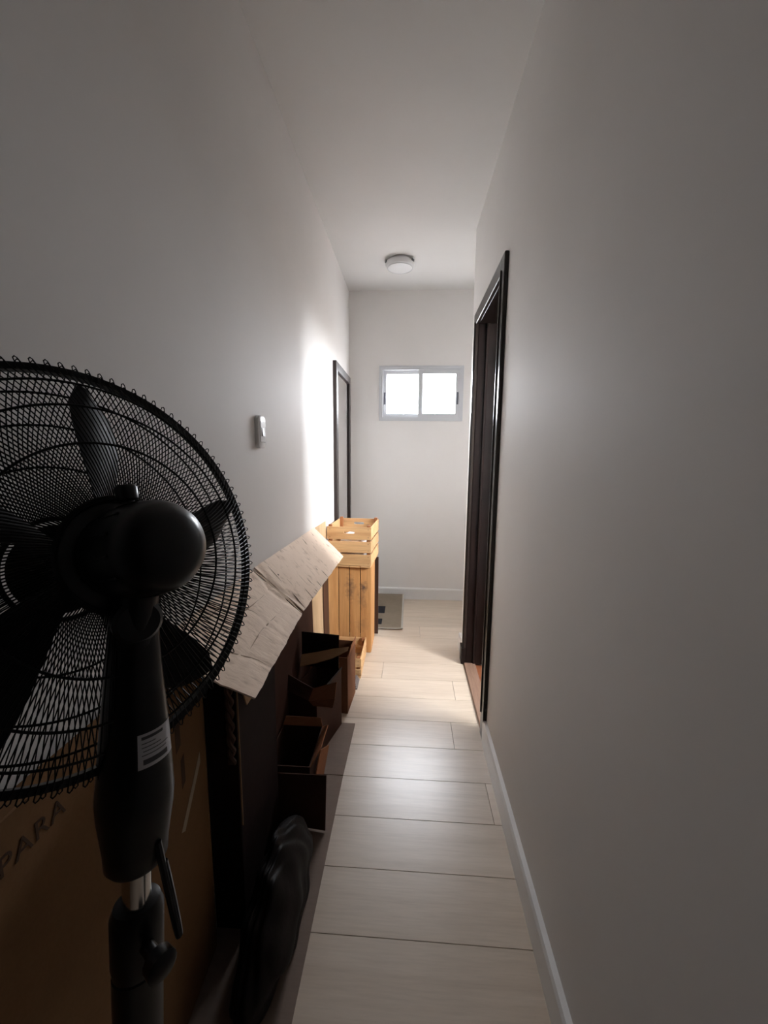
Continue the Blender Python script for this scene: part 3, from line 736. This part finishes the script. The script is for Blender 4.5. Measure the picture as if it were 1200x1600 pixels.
for (ua, v0, v1) in ((.38, .0, .37), (.70, .09, .37), (.15, .1, .3)):
    ribbon('crease', 'carton_crease', [(ua+.02*math.sin((v0+(v1-v0)*i/10)*25), v0+(v1-v0)*i/10) for i in range(11)], .0020, .0006, pn)
for (u0, u1, va, w_) in ((.66, 1.0, .43, .0040), (.78, 1.0, .50, .0034), (.70, .84, .565, .003), (.86, 1.0, .60, .0036), (.80, .99, .70, .0040), (.92, 1, .545, .003),
                         (.45, .62, .47, .002), (.10, .45, .45, .0026), (.5, .8, .545, .0016), (.05, .2, .80, .0026), (.30, .34, .455, .005), (.3, .5, .60, .0014), (.62, .78, .63, .0014)):
    ribbon('slit', 'carton_slit' if w_ > .0025 else 'carton_crease', [(u0+(u1-u0)*i/6, va-.02*(i/6)*(u1-u0)*2) for i in range(7)], w_*.8, .0008, pf)

# flat sheet on the floor under the cartons
rs = tag(empty('floor_sheet', (-.4, 1.1, 0)), 'taupe flattened cardboard sheet lying on the floor under the open cartons', 'cardboard'); RO = rs.location
MB().quad_slab([(-.536, -.3, .0003), (-.262, -.3, .0003), (-.262, 1.56, .0003), (-.536, 1.56, .0003)], .0035).build('sheet_half', 'runner_card', rs, off=RO, bevel=.0008)
MB().quad_slab([(-.536, 1.564, .0003), (-.262, 1.564, .0003), (-.255, 1.906, .0003), (-.536, 1.906, .0003)], .0035).build('sheet_half', 'runner_card', rs, off=RO, bevel=.0008)
# added dark bag filling the black area in front of the narrow carton
bm = bmesh.new(); bmesh.ops.create_icosphere(bm, subdivisions=5, radius=1)
for v_ in bm.verts:
    p = v_.co.copy()
    q = 1+.07*math.sin(5*p.x+3*p.z)*math.sin(4*p.y+1)+.05*math.sin(11*p.y+7*p.z+2*p.x)+.03*math.sin(19*p.x-13*p.y+9*p.z)
    z_ = p.z*q; z_ = max(z_, -.62)+.62
    taper = 1-.28*max(0, z_-.5)
    v_.co = Vector((-.356+.073*p.x*q*taper-.004*z_, 1.0+.262*p.y*q*taper, .0045+.155*z_))
me = bpy.data.meshes.new('dark_filler_bag'); bm.to_mesh(me); bm.free(); me.shade_smooth(); me.materials.append(MATS['bag_plastic'])
for v_ in me.vertices: v_.co -= Vector((-.366, 1.0, .0045))
bag = bpy.data.objects.new('dark_filler_bag', me); col.objects.link(bag); bag.location = (-.366, 1.0, .0045)
tag(bag, 'added slumped dark bag filling the black floor area in front of the nearest open carton', 'bag')
# crumpled clear film on it
m = MB(); n = 14; vs = []
for i in range(n+1):
    for j in range(n+1):
        x = -.375+.07*i/n+.012*math.sin(j*1.1); y = .60+.10*j/n+.012*math.sin(i*.9)
        vs.append((x, y, .008+.018*abs(math.sin(i*1.7+j*.8)*math.cos(j*1.3-i*.6))+random.uniform(0, .004)))
m.add(vs, [(i*(n+1)+j, (i+1)*(n+1)+j, (i+1)*(n+1)+j+1, i*(n+1)+j+1) for i in range(n) for j in range(n)])
tag(m.build('plastic_wrap', 'plastic_film', off=(-.34, .65, .005)), 'crumpled clear plastic wrap on the taupe floor sheet', 'plastic')
# small grey folded cloth by the low crate
m = MB(); vs = []; n = 10
for k in range(3):
    z0 = .001+k*.012
    m.add(*(lambda b: (b.v, b.f))(MB().box((-.40+.004*k, 2.205+.003*k, z0), (-.283-.005*k, 2.315-.004*k, z0+.0115))))
tag(m.build('grey_cloth', 'cloth_grey', bevel=.003, off=(-.34, 2.26, 0)), 'small folded greyish cloth on the floor by the low crate', 'cloth')

# doormat curling up at the end wall
dm = tag(empty('doormat', (-.2, 3.38, 0)), 'taupe doormat with pale edging curling up against the end wall', 'mat'); DO = dm.location
def matz(x, y):
    t = max(0, (y-3.58)/.12); e = max(0, (3.14-y)/.10)
    return .003+.055*t*t+.012*e*e*(1 if x > -.2 else .6)+.006*math.sin((x+.03)*14)*max(0, e)
def matgrid(name, mat, x0, x1, y0, y1, nx, ny, lift, th, parent=dm):
    m = MB(); vs = []
    for i in range(nx+1):
        for j in range(ny+1):
            x, y = x0+(x1-x0)*i/nx, y0+(y1-y0)*j/ny; vs.append(Vector((x, y, matz(x, y)+lift)))
    k_ = len(vs); vs += [p-Vector((0, 0, th)) for p in vs]; W1 = ny+1; fs = []
    for i in range(nx):
        for j in range(ny):
            k = i*W1+j; fs += [(k, k+W1, k+W1+1, k+1), (k_+k, k_+k+1, k_+k+W1+1, k_+k+W1)]
    for i in range(nx):
        for j in (0, ny): k = i*W1+j; fs.append((k, k+W1, k_+k+W1, k_+k))
    for j in range(ny):
        for i in (0, nx): k = i*W1+j; fs.append((k, k+1, k_+k+1, k_+k))
    m.add(vs, fs); return m.build(name, mat, parent, True, off=DO)
matgrid('mat_field', 'mat_taupe', -.46, -.047, 3.055, 3.70, 16, 30, .0025, .005)
matgrid('edge_binding', 'mat_edge', -.047, -.032, 3.04, 3.70, 2, 30, .004, .0065)
matgrid('edge_binding', 'mat_edge', -.46, -.047, 3.04, 3.055, 14, 2, .004, .0065)
matgrid('dark_square', 'mat_dark', -.27, -.205, 3.13, 3.24, 3, 4, .0035, .003)
matgrid('dark_square', 'mat_dark', -.27, -.195, 3.36, 3.52, 3, 4, .0035, .003)

# ---------------------------------------------------------------- wall and ceiling things
mr = tag(empty('wall_mirror', (-L, 3.30, 1.25)), 'tall mirror with dark wooden frame on the left wall above crates', 'mirror'); MO = mr.location
my0, my1, mz0, mz1, fwid, fpr = 2.965, 3.66, .42, 2.012, .062, .026
X0 = -L+.0005
MB().box((X0, my0, mz0), (X0+fpr, my0+fwid, mz1)).build('frame_stile', 'mirror_frame_wood', mr, bevel=.003, off=MO)
MB().box((X0, my1-fwid, mz0), (X0+fpr, my1, mz1)).build('frame_stile', 'mirror_frame_wood', mr, bevel=.003, off=MO)
MB().box((X0, my0+fwid, mz1-fwid), (X0+fpr, my1-fwid, mz1)).build('frame_rail', 'mirror_frame_wood', mr, bevel=.003, off=MO)
MB().box((X0, my0+fwid, mz0), (X0+fpr, my1-fwid, mz0+fwid)).build('frame_rail', 'mirror_frame_wood', mr, bevel=.003, off=MO)
MB().box((X0, my0+fwid-.005, mz0+fwid-.005), (X0+.012, my1-fwid+.005, mz1-fwid+.005)).build('glass', 'mirror_glass', mr, off=MO)

sw = tag(empty('light_switch', (-L, 1.486, 1.444)), 'white rounded light switch plate on the left wall', 'switch'); SW = sw.location
def rounded_plate(w, h, r, x0, x1, inset=.0):
    m = MB(); n = 6; out = []
    for cx_, cz_, a in ((w/2-r, h/2-r, 0), (-w/2+r, h/2-r, 90), (-w/2+r, -h/2+r, 180), (w/2-r, -h/2+r, 270)):
        for k in range(n+1):
            t = math.radians(a+90*k/n); out.append((cx_+r*math.cos(t), cz_+r*math.sin(t)))
    N = len(out)
    vs = [(x0, p[0], p[1]) for p in out]+[(x1-.003, p[0], p[1]) for p in out]+[(x1, p[0]*(1-inset), p[1]*(1-inset*.6)) for p in out]
    fs = [tuple(range(N)), tuple(range(2*N, 3*N))]
    for q in range(2):
        for i in range(N): fs.append((q*N+i, q*N+(i+1) % N, (q+1)*N+(i+1) % N, (q+1)*N+i))
    return m.add(vs, fs)
rounded_plate(.072, .116, .020, .0005, .016, .10).build('switch_plate', 'plastic_white', sw, True)
MB().box((.0155, -.024, -.037), (.0165, .024, .037)).build('module_groove', 'groove_dark', sw)
MB().box((.0155, -.0225, -.0355), (.0175, .0225, .0355)).build('module', 'plastic_white', sw, bevel=.0006)
MB().add([(.017,-.011,-.015),(.017,.011,-.015),(.017,.011,.015),(.017,-.011,.015),(.0215,-.011,-.015),(.0215,.011,-.015),(.0185,.011,.015),(.0185,-.011,.015)],
    [(0,3,2,1),(4,5,6,7),(0,1,5,4),(1,2,6,5),(2,3,7,6),(3,0,4,7)]).build('rocker', 'latch_grey', sw)

cl = tag(empty('ceiling_light', (-.096, 3.20, H)), 'round white flush ceiling light, switched off', 'ceiling light'); CO = cl.location
MB().lathe([(.088, -.0005), (.092, -.004), (.092, -.014), (.088, -.018)], (0,0,0), (0,0,1), 48).build('lamp_base', 'lamp_base', cl, True)
MB().lathe([(.092, -.014), (.103, -.016), (.105, -.030), (.100, -.046), (.085, -.054), (.05, -.058), (.001, -.060)], (0,0,0), (0,0,1), 56).build('diffuser', 'lamp_white', cl, True)
MB().tube([(.0905*math.cos(i*math.tau/56), .0905*math.sin(i*math.tau/56), -.0525) for i in range(56)], .0022, 6, True).build('trim_ring', 'lamp_base', cl, True)
for a in (200, 330):
    t = math.radians(a)
    MB().box((-.012, -.004, -.026), (.012, .004, -.012)).build('clip', 'groove_dark', cl).matrix_local = Matrix.Translation((.107*math.cos(t), .107*math.sin(t), 0)) @ Matrix.Rotation(t+math.pi/2, 4, 'Z')
